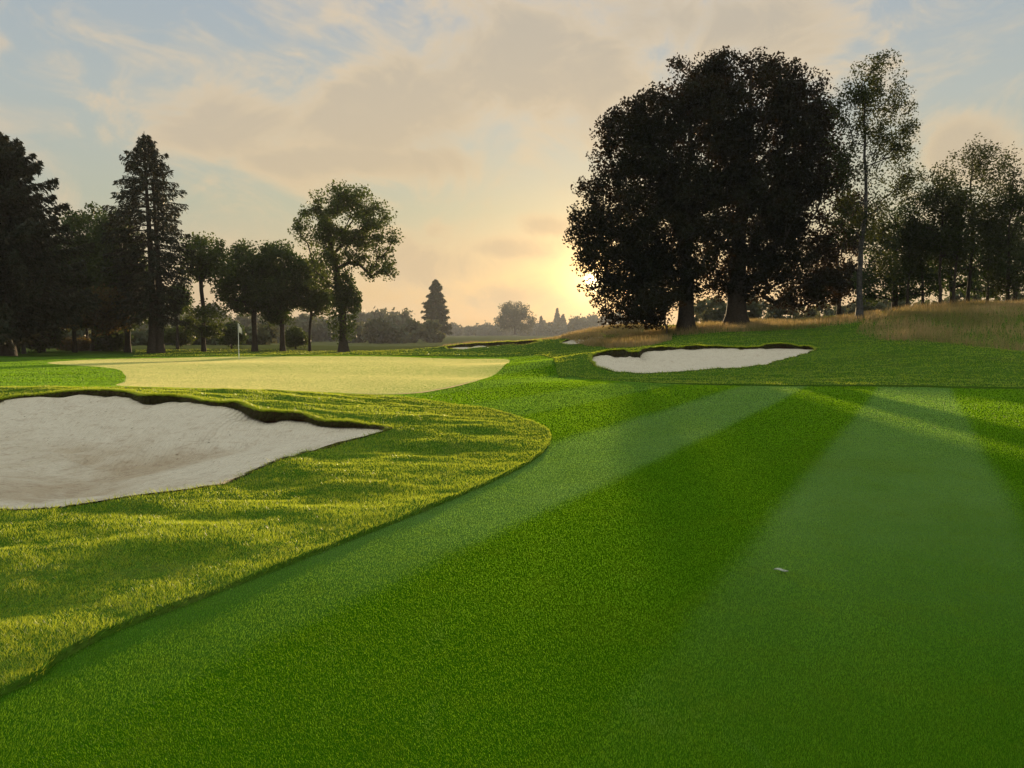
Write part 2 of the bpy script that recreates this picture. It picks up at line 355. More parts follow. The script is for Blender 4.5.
def region_mesh(kind, name, mats, skirt=None):
    T = GT[reg == kind]; ids, inv = np.unique(T, return_inverse=True); T = inv.reshape(-1, 3)
    P = GV[ids]; V = np.column_stack([P, heights(kind, P[:, 0], P[:, 1])]); faces = [T]; mi = [np.zeros(len(T), int)]
    if skirt:
        e = np.concatenate([T[:, [0, 1]], T[:, [1, 2]], T[:, [2, 0]]]); es = np.sort(e, 1)
        _, ix, cnt = np.unique(es[:, 0] * len(V) + es[:, 1], return_index=True, return_counts=True)
        be = e[ix[cnt == 1]]
        x, y = V[be].mean(1)[:, 0], V[be].mean(1)[:, 1]
        near = np.minimum.reduce([np.abs(sdf(nm, x, y)[0]) for nm in CURVES]) < .05; be = be[near]
        lip = np.zeros(len(V)); drop = np.full(len(V), .3)
        for b in ('b1', 'b2', 'b3', 'b4'):
            d, L = sdf(b, V[:, 0], V[:, 1]); on = np.abs(d) < .02; lip[on] = L[on]; drop[on] = L[on] + .45
        bv = np.unique(be); mp = np.zeros(len(V), int); mp[bv] = np.arange(len(bv)) + len(V)
        W = V[bv].copy(); W[:, 2] -= drop[bv]; jit = np.where(lip[bv] > 0, .03, 0); W[:, 0] += jit * vnoise(W[:, 0] / .12, W[:, 1] / .12, 43); W[:, 1] += jit * vnoise(W[:, 0] / .12, W[:, 1] / .12, 44)
        F4 = np.stack([be[:, 1], be[:, 0], mp[be[:, 0]], mp[be[:, 1]]], 1)
        islip = (lip[be].mean(1) > .01).astype(int)
        V = np.concatenate([V, W]); faces.append(F4); mi.append(islip)
    o = mesh_np(name, V, faces, mats, mat_idx=np.concatenate(mi), smooth=True)
    return o

# ------------------------------------------------------------------ ground materials
def pos(g): return g.add('ShaderNodeNewGeometry').outputs['Position']
STR = 0.505  # stripe direction, radians right of +Y
def stripe_mask(g, P):
    """0..1 light/dark mowing stripes, from the ground position"""
    sp = g.add('ShaderNodeSeparateXYZ'); g.put(sp.inputs[0], P)
    wob = g.math('MULTIPLY', g.math('SUBTRACT', g.noise(P, 0.5, 2), 0.5), 0.18)
    u = g.math('ADD', g.math('SUBTRACT', g.math('MULTIPLY', sp.outputs[0], math.cos(STR)), g.math('MULTIPLY', sp.outputs[1], math.sin(STR))), wob)
    ph = g.math('MULTIPLY', g.math('ADD', u, 2.91), math.pi / 1.84)
    fz = g.math('MULTIPLY', g.math('SUBTRACT', g.noise(P, 28, 3, .7), .5), 1.6)
    m = g.smooth(g.math('ADD', g.math('SINE', ph), g.math('MULTIPLY', fz, .55)), -0.22, 0.22)              # 1 = dark stripe between u=-2.91 and -1.07
    view_fade = g.math('MULTIPLY', g.smooth(sp.outputs[1], 2.0, 7.5), g.math('ADD', .45, g.math('MULTIPLY', g.noise(P, 1.1, 5, .65), .95)), clamp=True)  # stripe contrast painted weaker near the camera, as a steeper view mutes the sheen
    first = g.smooth(u, -4.9, -4.4)                              # the next strip towards the rough carries hardly any stripe
    view_fade = g.math('MULTIPLY', view_fade, g.math('MAXIMUM', g.math('MULTIPLY', first, 1.0), .35))
    return g.math('SUBTRACT', 1.0, g.math('MULTIPLY', g.math('SUBTRACT', 1.0, m), view_fade))
def mown(name, dark, light, yellow, rough, stripes=True, spec=.5, bump=.3, fine=260.0):
    m, g, out = new_mat(name); P = pos(g)
    b = g.add('ShaderNodeBsdfPrincipled')
    n1 = g.noise(P, 0.35, 3); n2 = g.noise(P, 3.0, 5, .65); n3 = g.noise(g.vmath('MULTIPLY', P, (1, .35, 1)), fine, 3, .7)
    if stripes: base = g.mix(stripe_mask(g, P), light, dark)
    else: base = g.mix(g.smooth(n1, .35, .65), light, dark)
    base = g.mix(g.math('MULTIPLY', g.smooth(n1, .5, .8), .5), base, yellow)
    base = g.mix(g.math('MULTIPLY', g.smooth(n2, .45, .75), .35), base, yellow)
    base = g.mix(1.0, base, g.ramp(n3, [(.25, .55), (.75, 1.45)]), 'MULTIPLY')
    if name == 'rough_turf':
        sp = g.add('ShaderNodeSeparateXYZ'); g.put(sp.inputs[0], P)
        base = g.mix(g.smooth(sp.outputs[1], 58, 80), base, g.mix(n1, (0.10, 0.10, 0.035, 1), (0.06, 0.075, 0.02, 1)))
    g.put(b.inputs['Base Color'], base); b.inputs['Roughness'].default_value = rough
    b.inputs['Specular IOR Level'].default_value = spec
    bm = g.add('ShaderNodeBump'); bm.inputs['Strength'].default_value = bump; bm.inputs['Distance'].default_value = .01
    g.put(bm.inputs['Height'], g.math('ADD', n3, g.math('MULTIPLY', n2, 1.5))); g.l.new(bm.outputs[0], b.inputs['Normal'])
    g.l.new(b.outputs[0], out.inputs[0]); return m

def blade_mat(name, cols, trans, trans_w=.5, rough=.4, stripes=False, light=None, spec=.4, patch=None):
    m, g, out = new_mat(name); P = pos(g)
    rnd = g.add('ShaderNodeNewGeometry').outputs['Random Per Island']
    c = g.ramp(rnd, [(i / max(1, len(cols) - 1), k) for i, k in enumerate(cols)])
    n = g.noise(P, .6, 3)
    c = g.mix(1.0, c, g.ramp(n, [(.3, .75), (.7, 1.25)]), 'MULTIPLY')
    c = g.mix(1.0, c, g.ramp(g.noise(P, 4.5, 5, .7), [(.3, .72), (.7, 1.28)]), 'MULTIPLY')
    if patch: c = g.mix(g.smooth(g.noise(P, .23, 5, .65), .42, .60), c, g.mix(1.0, patch, g.ramp(rnd, [(0, .6), (1, 1.5)]), 'MULTIPLY'))
    if stripes: c = g.mix(g.math('MULTIPLY', g.math('SUBTRACT', 1.0, stripe_mask(g, P)), .8), c, g.mix(1.0, light + (1,) if len(light) == 3 else light, g.ramp(rnd, [(0, .45), (.6, 1.0), (1, 1.75)]), 'MULTIPLY'))
    if stripes: c = g.mix(g.math('MULTIPLY', g.smooth(g.noise(g.vmath('MULTIPLY', P, (1.6, .8, 1)), 1.3, 6, .7, 1.0), .56, .74), .5), c, (0.20, 0.30, 0.12, 1))
    b = g.add('ShaderNodeBsdfPrincipled'); g.put(b.inputs['Base Color'], c); b.inputs['Roughness'].default_value = rough
    b.inputs['Specular IOR Level'].default_value = spec
    t = g.add('ShaderNodeBsdfTranslucent'); g.put(t.inputs[0], g.mix(.6, c, trans))
    mx = g.add('ShaderNodeMixShader'); mx.inputs[0].default_value = trans_w
    g.l.new(b.outputs[0], mx.inputs[1]); g.l.new(t.outputs[0], mx.inputs[2]); g.l.new(mx.outputs[0], out.inputs[0]); return m

M_FAIR = mown('fairway_turf', (0.024, 0.080, 0.001), (0.068, 0.140, 0.028), (0.055, 0.095, 0.003), .9, True, .0)
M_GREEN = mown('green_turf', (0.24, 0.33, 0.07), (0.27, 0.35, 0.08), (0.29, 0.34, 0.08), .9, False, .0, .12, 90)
M_ROUGH = mown('rough_turf', (0.030, 0.080, 0.005), (0.05, 0.105, 0.010), (0.11, 0.13, 0.03), .9, False, .0, .6, 40)
def sand_mat():
    m, g, out = new_mat('sand'); P = pos(g); b = g.add('ShaderNodeBsdfPrincipled')
    n1 = g.noise(P, .7, 5, .6, .6); n2 = g.noise(P, 5, 6, .7, 1.0); n3 = g.noise(P, 90, 3, .7)
    sp = g.add('ShaderNodeSeparateXYZ'); g.put(sp.inputs[0], P)
    low = g.smooth(g.math('ADD', sp.outputs[2], g.math('MULTIPLY', g.math('SUBTRACT', n1, .5), .9)), .06, -.34)   # browner, darker sand towards the floor
    c = g.mix(low, (0.58, 0.53, 0.41, 1), (0.41, 0.335, 0.225, 1))
    c = g.mix(g.math('MULTIPLY', g.smooth(n2, .48, .68), g.math('ADD', .25, g.math('MULTIPLY', low, .4))), c, (0.28, 0.21, 0.14, 1))
    c = g.mix(1.0, c, g.ramp(n3, [(.3, .8), (.7, 1.12)]), 'MULTIPLY')
    spk = g.smooth(g.noise(P, 16, 3, .6), .66, .72); c = g.mix(g.math('MULTIPLY', spk, .75), c, (0.12, .1, .06, 1))
    scr = g.smooth(g.noise(g.vmath('MULTIPLY', P, (1, 1, 5)), 2.2, 7, .75, 2.5), .52, .68); c = g.mix(g.math('MULTIPLY', scr, .5), c, (0.27, .19, .12, 1))
    rk = g.add('ShaderNodeTexWave'); g.put(rk.inputs['Vector'], P); rk.inputs['Scale'].default_value = 4.2; rk.inputs['Distortion'].default_value = 6; rk.inputs['Detail'].default_value = 3; rk.inputs['Detail Scale'].default_value = .6
    rake = g.math('MULTIPLY', rk.outputs['Fac'], .5)
    g.put(b.inputs['Base Color'], c); b.inputs['Roughness'].default_value = .9; b.inputs['Specular IOR Level'].default_value = .15
    bm = g.add('ShaderNodeBump'); bm.inputs['Strength'].default_value = .8; bm.inputs['Distance'].default_value = .04
    g.put(bm.inputs['Height'], g.math('ADD', g.math('ADD', g.math('MULTIPLY', n3, .3), n2), rake)); g.l.new(bm.outputs[0], b.inputs['Normal'])
    g.l.new(b.outputs[0], out.inputs[0]); return m
M_SAND = sand_mat()
def simple(name, c, rough=.8, spec=.2, nscale=8, amp=.35, bump=.4):
    m, g, out = new_mat(name); P = pos(g); b = g.add('ShaderNodeBsdfPrincipled'); n = g.noise(P, nscale, 5, .6)
    g.put(b.inputs['Base Color'], g.mix(1.0, tuple(c) + (1,), g.ramp(n, [(.25, 1 - amp), (.75, 1 + amp)]), 'MULTIPLY'))
    b.inputs['Roughness'].default_value = rough; b.inputs['Specular IOR Level'].default_value = spec
    if bump:
        bm = g.add('ShaderNodeBump'); bm.inputs['Strength'].default_value = bump; bm.inputs['Distance'].default_value = .03
        g.put(bm.inputs['Height'], n); g.l.new(bm.outputs[0], b.inputs['Normal'])
    g.l.new(b.outputs[0], out.inputs[0]); return m
M_LIP = simple('bunker_lip_soil', (0.050, 0.024, 0.013), .95, .1, 7, .95, 1.0)

tag(region_mesh('rough', 'ground', [M_ROUGH, M_LIP], skirt=True), kind='structure')
tag(region_mesh('fair', 'fairway', [M_FAIR]), kind='structure')
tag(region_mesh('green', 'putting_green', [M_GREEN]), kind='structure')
for b in ('b1', 'b2', 'b3', 'b4'): tag(region_mesh(b, 'bunker_sand', [M_SAND]), kind='structure')

# ------------------------------------------------------------------ grass blades
rng = np.random.default_rng(7)
FASTG[0] = True
def in_reg(kind, X, Y):
    f = sdf('fair', X, Y)[0]; res = np.ones(len(X), bool)
    for b in ('b1', 'b2', 'b3', 'b4'): res &= sdf(b, X, Y)[0] > 0.0
    gdist = sdf('green', X, Y)[0] > 0
    if kind == 'fair': return res & (f < 0) & gdist
    return res & (f > 0)
def blades(name, X, Y, Z, H, W, lean, mat, az=None, label=None, tip=.0):
    k = len(X); a = rng.uniform(0, 2 * np.pi, k) if az is None else az
    l = lean * rng.uniform(.3, 1.3, k); f = rng.uniform(0, np.pi, k)
    bx, by = np.cos(f) * W / 2, np.sin(f) * W / 2
    V = np.empty((k, 3, 3)); V[:, 0] = np.stack([X - bx, Y - by, Z - .006], 1); V[:, 1] = np.stack([X + bx, Y + by, Z - .006], 1)
    V[:, 2] = np.stack([X + np.cos(a) * l * H, Y + np.sin(a) * l * H, Z + H / np.sqrt(1 + l * l)], 1)
    o = mesh_np(name, V.reshape(-1, 3), [np.arange(3 * k).reshape(-1, 3)], mat); tag(o, label, 'grass', kind='stuff'); return o
def fan(n, y0, y1, s0, s1, p=1.0):
    """ground samples whose density falls with distance"""
    u = rng.uniform(0, 1, n); Y = y0 * (y1 / y0) ** (u ** p); X = rng.uniform(s0, s1, n) * (Y + 1.2); return X, Y

X, Y = fan(900000, 1.6, 24, -1.05, .25); k = in_reg('rough', X, Y) & (Y > 1.2); X, Y = X[k], Y[k]
cl = vnoise(X / .09, Y / .09, 21) * .5 + vnoise(X / .3, Y / .2, 22) * .6 + vnoise(X / 1.2, Y / .6, 23) * .4
cl = cl + .5 * np.clip(vnoise(X / .14, Y / .11, 24), 0, 1)
H = (.020 + .015 * cl) * rng.uniform(.6, 1.35, len(X)); W = np.maximum(.0028, .0008 * Y)
M_RB = blade_mat('rough_blades', [(0.025, 0.11, 0.003), (0.045, 0.16, 0.006), (0.10, 0.23, 0.01), (0.22, 0.30, 0.06)], (0.86, 0.90, 0.06, 1), .55, .4)
blades('rough_grass', X, Y, heights('rough', X, Y), H, W, .8, M_RB, label='longer shaggy grass between the fairway and the large left bunker')
C = CURVES['fair']; nn = 150000; i = rng.integers(0, len(C), nn); t = rng.uniform(0, 1, nn)[:, None]; e = np.roll(C, -1, 0) - C
P = C[i] * (1 - t) + C[(i + 1) % len(C)] * t; nr = np.stack([e[:, 1], -e[:, 0]], 1)[i]; ln_ = np.linalg.norm(nr, axis=1); nr /= ln_[:, None]
area = .5 * np.sum(C[:, 0] * np.roll(C[:, 1], -1) - np.roll(C[:, 0], -1) * C[:, 1]); nr *= -np.sign(area)    # into the fairway
k = (rng.uniform(0, 1, nn) < ln_ / ln_.max() * 1.0) & (P[:, 1] > 1) & (P[:, 1] < 19); P, nr = P[k], nr[k]; P = P[:, :2] - nr * rng.uniform(-.004, .05, len(P))[:, None]
blades('edge_grass', P[:, 0], P[:, 1], heights('rough', P[:, 0], P[:, 1]) - rng.uniform(0, .03, len(P)), rng.uniform(.02, .045, len(P)), np.maximum(.004, .0011 * P[:, 1]), .9, M_RB,
       az=np.arctan2(nr[:, 1], nr[:, 0]) + rng.normal(0, .7, len(P)), label='overhanging uncut grass along the step down to the fairway')
# far rough: short tufts so the banks are not a clean sheet
X, Y = fan(160000, 20, 75, -.5, .85); k = in_reg('rough', X, Y); X, Y = X[k], Y[k]
blades('far_rough_grass', X, Y, heights('rough', X, Y), rng.uniform(.02, .045, len(X)), .0011 * Y, .9, M_RB, label='cut rough grass on the rising ground round the far bunkers')
Xa, Ya = fan(1650000, 1.7, 14, -.95, .95); q = rng.uniform(0, 1, len(Ya)) > sstep(Ya, 8.5, 14); Xa, Ya = Xa[q], Ya[q]
Xb, Yb = fan(900000, 8, 56, -.9, .8); q = rng.uniform(0, 1, len(Yb)) < sstep(Yb, 8, 12.5); Xb, Yb = Xb[q], Yb[q]
wide = np.concatenate([np.maximum(.0018, .00066 * Ya), np.minimum(.0016, .0009 + (Yb - 8) * .00012) * Yb]); X = np.concatenate([Xa, Xb]); Y = np.concatenate([Ya, Yb])
k = in_reg('fair', X, Y); X, Y, wide = X[k], Y[k], wide[k]
u = X * math.cos(STR) - Y * math.sin(STR); st = np.where(np.sin((u + 2.91) * math.pi / 1.84) > 0, 1, -1)
azs = np.where(st > 0, math.pi / 2 - STR + math.pi, math.pi / 2 - STR) + rng.normal(0, .7, len(X))
M_FB = blade_mat('fairway_blades', [(0.026, 0.135, 0.002), (0.055, 0.195, 0.003), (0.090, 0.250, 0.006), (0.16, 0.32, 0.03)], (0.44, 0.74, 0.02, 1), .5, .5, True, (0.180, 0.310, 0.100, 1), spec=.12)
blades('fairway_grass', X, Y, heights('fair', X, Y), rng.uniform(.006, .014, len(X)) * (1 + .5 * sstep(Y, 9, 20)), wide, .9, M_FB, az=azs, label='short mown grass of the fairway in the foreground')
X, Y = fan(800000, 16, 54, -.62, .05)
k = (sdf('green', X, Y)[0] < -.02); X, Y = X[k], Y[k]
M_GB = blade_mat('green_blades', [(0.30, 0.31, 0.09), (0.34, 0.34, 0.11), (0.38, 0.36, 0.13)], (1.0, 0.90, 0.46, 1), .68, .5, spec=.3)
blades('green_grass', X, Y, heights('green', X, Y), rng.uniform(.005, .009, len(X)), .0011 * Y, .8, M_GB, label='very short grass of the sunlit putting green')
# lip fringe: dark roots and grass hanging over each bunker edge
for b, nn in (('b1', 60000), ('b2', 22000), ('b3', 4500), ('b4', 2500)):
    C = CURVES[b]; i = rng.integers(0, len(C), nn); t = rng.uniform(0, 1, nn)[:, None]; P = C[i] * (1 - t) + C[(i + 1) % len(C)] * t
    L = P[:, 2]; k = rng.uniform(0, .13, nn) < L; P = P[k]; L = L[k]; e = (np.roll(C, -1, 0) - C)[i][k]; nr = np.stack([e[:, 1], -e[:, 0]], 1)
    nr /= np.linalg.norm(nr, axis=1)[:, None]
    test = sdf(b, P[:, 0] + nr[:, 0] * .03, P[:, 1] + nr[:, 1] * .03)[0]; nr[test > 0] *= -1
    dist = np.median(P[:, 1]); m_ = len(P); wd = .0014 * dist
    X0, Y0 = P[:, 0] - nr[:, 0] * .02, P[:, 1] - nr[:, 1] * .02; Z0 = heights('rough', X0, Y0) + .012 - rng.uniform(0, .6, m_) * L
    ln = L * rng.uniform(.25, .75, m_) + .01; V = np.empty((m_, 3, 3)); f = rng.uniform(0, np.pi, m_)
    V[:, 0] = np.stack([X0 - np.cos(f) * wd, Y0 - np.sin(f) * wd, Z0], 1); V[:, 1] = np.stack([X0 + np.cos(f) * wd, Y0 + np.sin(f) * wd, Z0], 1)
    out_ = rng.uniform(.02, .11, m_); V[:, 2] = np.stack([X0 + nr[:, 0] * out_, Y0 + nr[:, 1] * out_, Z0 - ln * .8], 1)
    kk = rng.uniform(0, 1, m_) < .45; q = int(kk.sum())
    hang = {'b1': 'turf blades hanging over the rim of the big left bunker', 'b2': 'turf blades hanging over the rim of the right bunker', 'b3': 'turf blades on the rim of the wider far bunker', 'b4': 'turf blades on the rim of the smaller far bunker'}[b]
    blades('rim_grass', X0[kk] + rng.normal(0, .02, q), Y0[kk], heights('rough', X0[kk], Y0[kk]) - rng.uniform(0, .03, q), rng.uniform(.03, .075, q) * (1 + dist / 40), .0009 * dist, 1.4, M_RB,
           az=np.arctan2(nr[kk, 1], nr[kk, 0]) + rng.normal(0, .8, q), label=hang)
    M_LB = bpy.data.materials.get('lip_blades') or blade_mat('lip_blades', [(0.012, 0.008, 0.004), (0.045, 0.020, 0.010), (0.09, 0.05, 0.025), (0.07, 0.10, 0.012), (0.12, 0.13, 0.03)], (0.15, 0.13, 0.02, 1), .3, .6)
    lb = {'b1': 'dark roots and dead grass fringing the big left bunker', 'b2': 'dark turf fringe round the pale right bunker', 'b3': 'dark turf fringe on the wider far bunker', 'b4': 'dark turf fringe on the smaller far bunker'}[b]
    tag(mesh_np('lip_fringe', V.reshape(-1, 3), [np.arange(3 * m_).reshape(-1, 3)], M_LB), lb, 'grass', kind='stuff')

# tall dry fescue
def poly_pts(poly, n):
    P = np.array(poly); lo, hi = P.min(0), P.max(0); X = rng.uniform(lo[0], hi[0], n); Y = rng.uniform(lo[1], hi[1], n)
    Q = np.roll(P, -1, 0); c = np.zeros(n, int)
    for a, b_ in zip(P, Q):
        if a[1] == b_[1]: continue
        c += ((a[1] > Y) != (b_[1] > Y)) & (X < a[0] + (Y - a[1]) / (b_[1] - a[1]) * (b_[0] - a[0]))
    k = c % 2 == 1; return X[k], Y[k]
def pp(px, Y): return ((px - 512) / F * Y, Y)
M_FES = blade_mat('fescue_blades', [(0.12, 0.15, 0.03), (0.26, 0.20, 0.09), (0.36, 0.26, 0.13), (0.42, 0.31, 0.17), (0.30, 0.19, 0.11)], (0.62, 0.42, 0.16, 1), .5, .6, spec=.2, patch=(0.085, 0.105, 0.03, 1))
def fescue(poly, n, hmin, hmax, wf, label):
    X, Y = poly_pts(poly, n); den = vnoise(X / 1.3, Y / 2.5, 31) * .6 + vnoise(X / 4, Y / 6, 32) * .5
    k = den > rng.uniform(-1.3, .3, len(X)); X, Y, den = X[k], Y[k], den[k]
    blades('fescue_grass', X, Y, heights('rough', X, Y), rng.uniform(hmin, hmax, len(X)) * (1 + .35 * den), wf * Y, .35, M_FES, label=label)
fescue([pp(868, 49), pp(855, 42), pp(880, 37.5), pp(930, 34.5), pp(985, 32.5), pp(1060, 31), pp(1250, 33), pp(1250, 60), pp(1024, 60), pp(900, 56)], 75000, .25, .6, .00065, 'tall tan fescue covering the bank at the right edge')
fescue([pp(440, 73), pp(445, 69), pp(500, 69.5), pp(545, 68), pp(552, 63), pp(575, 62), pp(592, 72), pp(520, 78)], 9000, .1, .25, .0007, 'sparse tan grass above the faint far bunker')
fescue([pp(655, 51), pp(700, 48), pp(760, 46.5), pp(840, 46), pp(872, 47), pp(880, 62), pp(800, 64), pp(700, 60), pp(660, 58)], 26000, .2, .45, .0007, 'sunlit golden fescue strip under the large beeches')
fescue([pp(570, 60), pp(560, 64), pp(590, 72), pp(650, 70), pp(668, 58), pp(672, 46), pp(650, 42.5), pp(610, 46), pp(590, 52)], 26000, .2, .45, .0007, 'brownish fescue on the mound left of the beech trunks')
fescue([pp(478, 76), pp(452, 71.5), pp(480, 71.5), pp(560, 72), pp(592, 74), pp(592, 90), pp(520, 92)], 16000, .15, .4, .0007, 'dry fescue on the low ridge behind the far bunkers')

# ------------------------------------------------------------------ trees
def leaf_mat(name, cols, trans, tw=.4, rough=.55, spec=.15):
    m, g, out = new_mat(name); P = pos(g)
    rnd = g.add('ShaderNodeNewGeometry').outputs['Random Per Island']
    c = g.ramp(rnd, [(i / max(1, len(cols) - 1), k) for i, k in enumerate(cols)])
    c = g.mix(1.0, c, g.ramp(g.noise(P, .45, 3), [(.3, .7), (.7, 1.3)]), 'MULTIPLY')
    b = g.add('ShaderNodeBsdfPrincipled'); g.put(b.inputs['Base Color'], c); b.inputs['Roughness'].default_value = rough
    b.inputs['Specular IOR Level'].default_value = spec
    t = g.add('ShaderNodeBsdfTranslucent'); g.put(t.inputs[0], g.mix(.7, c, trans))
    mx = g.add('ShaderNodeMixShader'); mx.inputs[0].default_value = tw
    g.l.new(b.outputs[0], mx.inputs[1]); g.l.new(t.outputs[0], mx.inputs[2]); g.l.new(mx.outputs[0], out.inputs[0]); return m
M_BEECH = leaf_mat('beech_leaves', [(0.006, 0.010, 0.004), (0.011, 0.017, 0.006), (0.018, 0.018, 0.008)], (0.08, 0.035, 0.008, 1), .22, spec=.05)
M_OAK = leaf_mat('oak_leaves', [(0.020, 0.036, 0.008), (0.035, 0.06, 0.012), (0.06, 0.08, 0.018)], (0.15, 0.19, 0.02, 1), .35)
M_GRN = leaf_mat('broadleaf_leaves', [(0.012, 0.026, 0.008), (0.022, 0.042, 0.010), (0.045, 0.062, 0.014)], (0.10, 0.15, 0.02, 1), .35)
M_AUT = leaf_mat('turning_leaves', [(0.035, 0.045, 0.012), (0.06, 0.045, 0.013), (0.07, 0.032, 0.012)], (0.20, 0.13, 0.03, 1), .35)
M_BIR = leaf_mat('birch_leaves', [(0.010, 0.018, 0.005), (0.018, 0.030, 0.008), (0.034, 0.044, 0.012)], (0.12, 0.13, 0.025, 1), .3, spec=.05)
M_SPR = leaf_mat('spruce_needles', [(0.008, 0.016, 0.007), (0.014, 0.025, 0.009), (0.028, 0.026, 0.012)], (0.05, 0.04, 0.01, 1), .2)
M_FARL = leaf_mat('distant_leaves', [(0.045, 0.062, 0.03), (0.065, 0.085, 0.04)], (0.14, 0.13, 0.05, 1), .35)  # paler than near foliage: distance haze is partly put into the leaf colour
M_BARK = simple('bark', (0.045, 0.036, 0.027), .9, .1, 9, .5, .8)
M_BBARK = simple('birch_bark', (0.05, 0.048, 0.046), .8, .2, 6, .8, .5)

def tubes(name, P0, P1, R0, R1, mat, parent, sides=6):
    D = P1 - P0; L = np.linalg.norm(D, axis=1)[:, None] + 1e-9; D = D / L; P1 = P1 + D * np.minimum(R1[:, None] * .5, .1)
    ref = np.where(np.abs(D[:, 2:3]) > .9, [[1., 0, 0]], [[0, 0, 1.]]); A = np.cross(D, ref); A /= np.linalg.norm(A, axis=1)[:, None]; B = np.cross(D, A)
    k = len(P0); th = np.linspace(0, 2 * np.pi, sides, endpoint=False)
    ring = np.cos(th)[None, :, None] * A[:, None, :] + np.sin(th)[None, :, None] * B[:, None, :]
    V = np.concatenate([P0[:, None] + ring * R0[:, None, None], P1[:, None] + ring * R1[:, None, None]], 1).reshape(-1, 3)
    i = np.arange(sides); j = (i + 1) % sides; q = np.stack([i, j, j + sides, i + sides], 1)
    Fc = (q[None] + (np.arange(k) * 2 * sides)[:, None, None]).reshape(-1, 4)
    return mesh_np(name, V, [Fc], mat, parent, smooth=True)

def leaf_quads(P, size, elong=1.6, flat=0.0, dirs=None):
    k = len(P); a = rng.normal(size=(k, 3)) if dirs is None else dirs + rng.normal(size=(k, 3)) * .35
    a /= np.linalg.norm(a, axis=1)[:, None] + 1e-9
    b = np.cross(a, rng.normal(size=(k, 3)) + [0, 0, flat]); b /= np.linalg.norm(b, axis=1)[:, None] + 1e-9
    s = (size * rng.uniform(.6, 1.3, k))[:, None]
    V = np.stack([P - a * s * .5 * elong, P + b * s * .5, P + a * s * .5 * elong, P - b * s * .5], 1).reshape(-1, 3)
    return V, np.arange(4 * k).reshape(-1, 4)

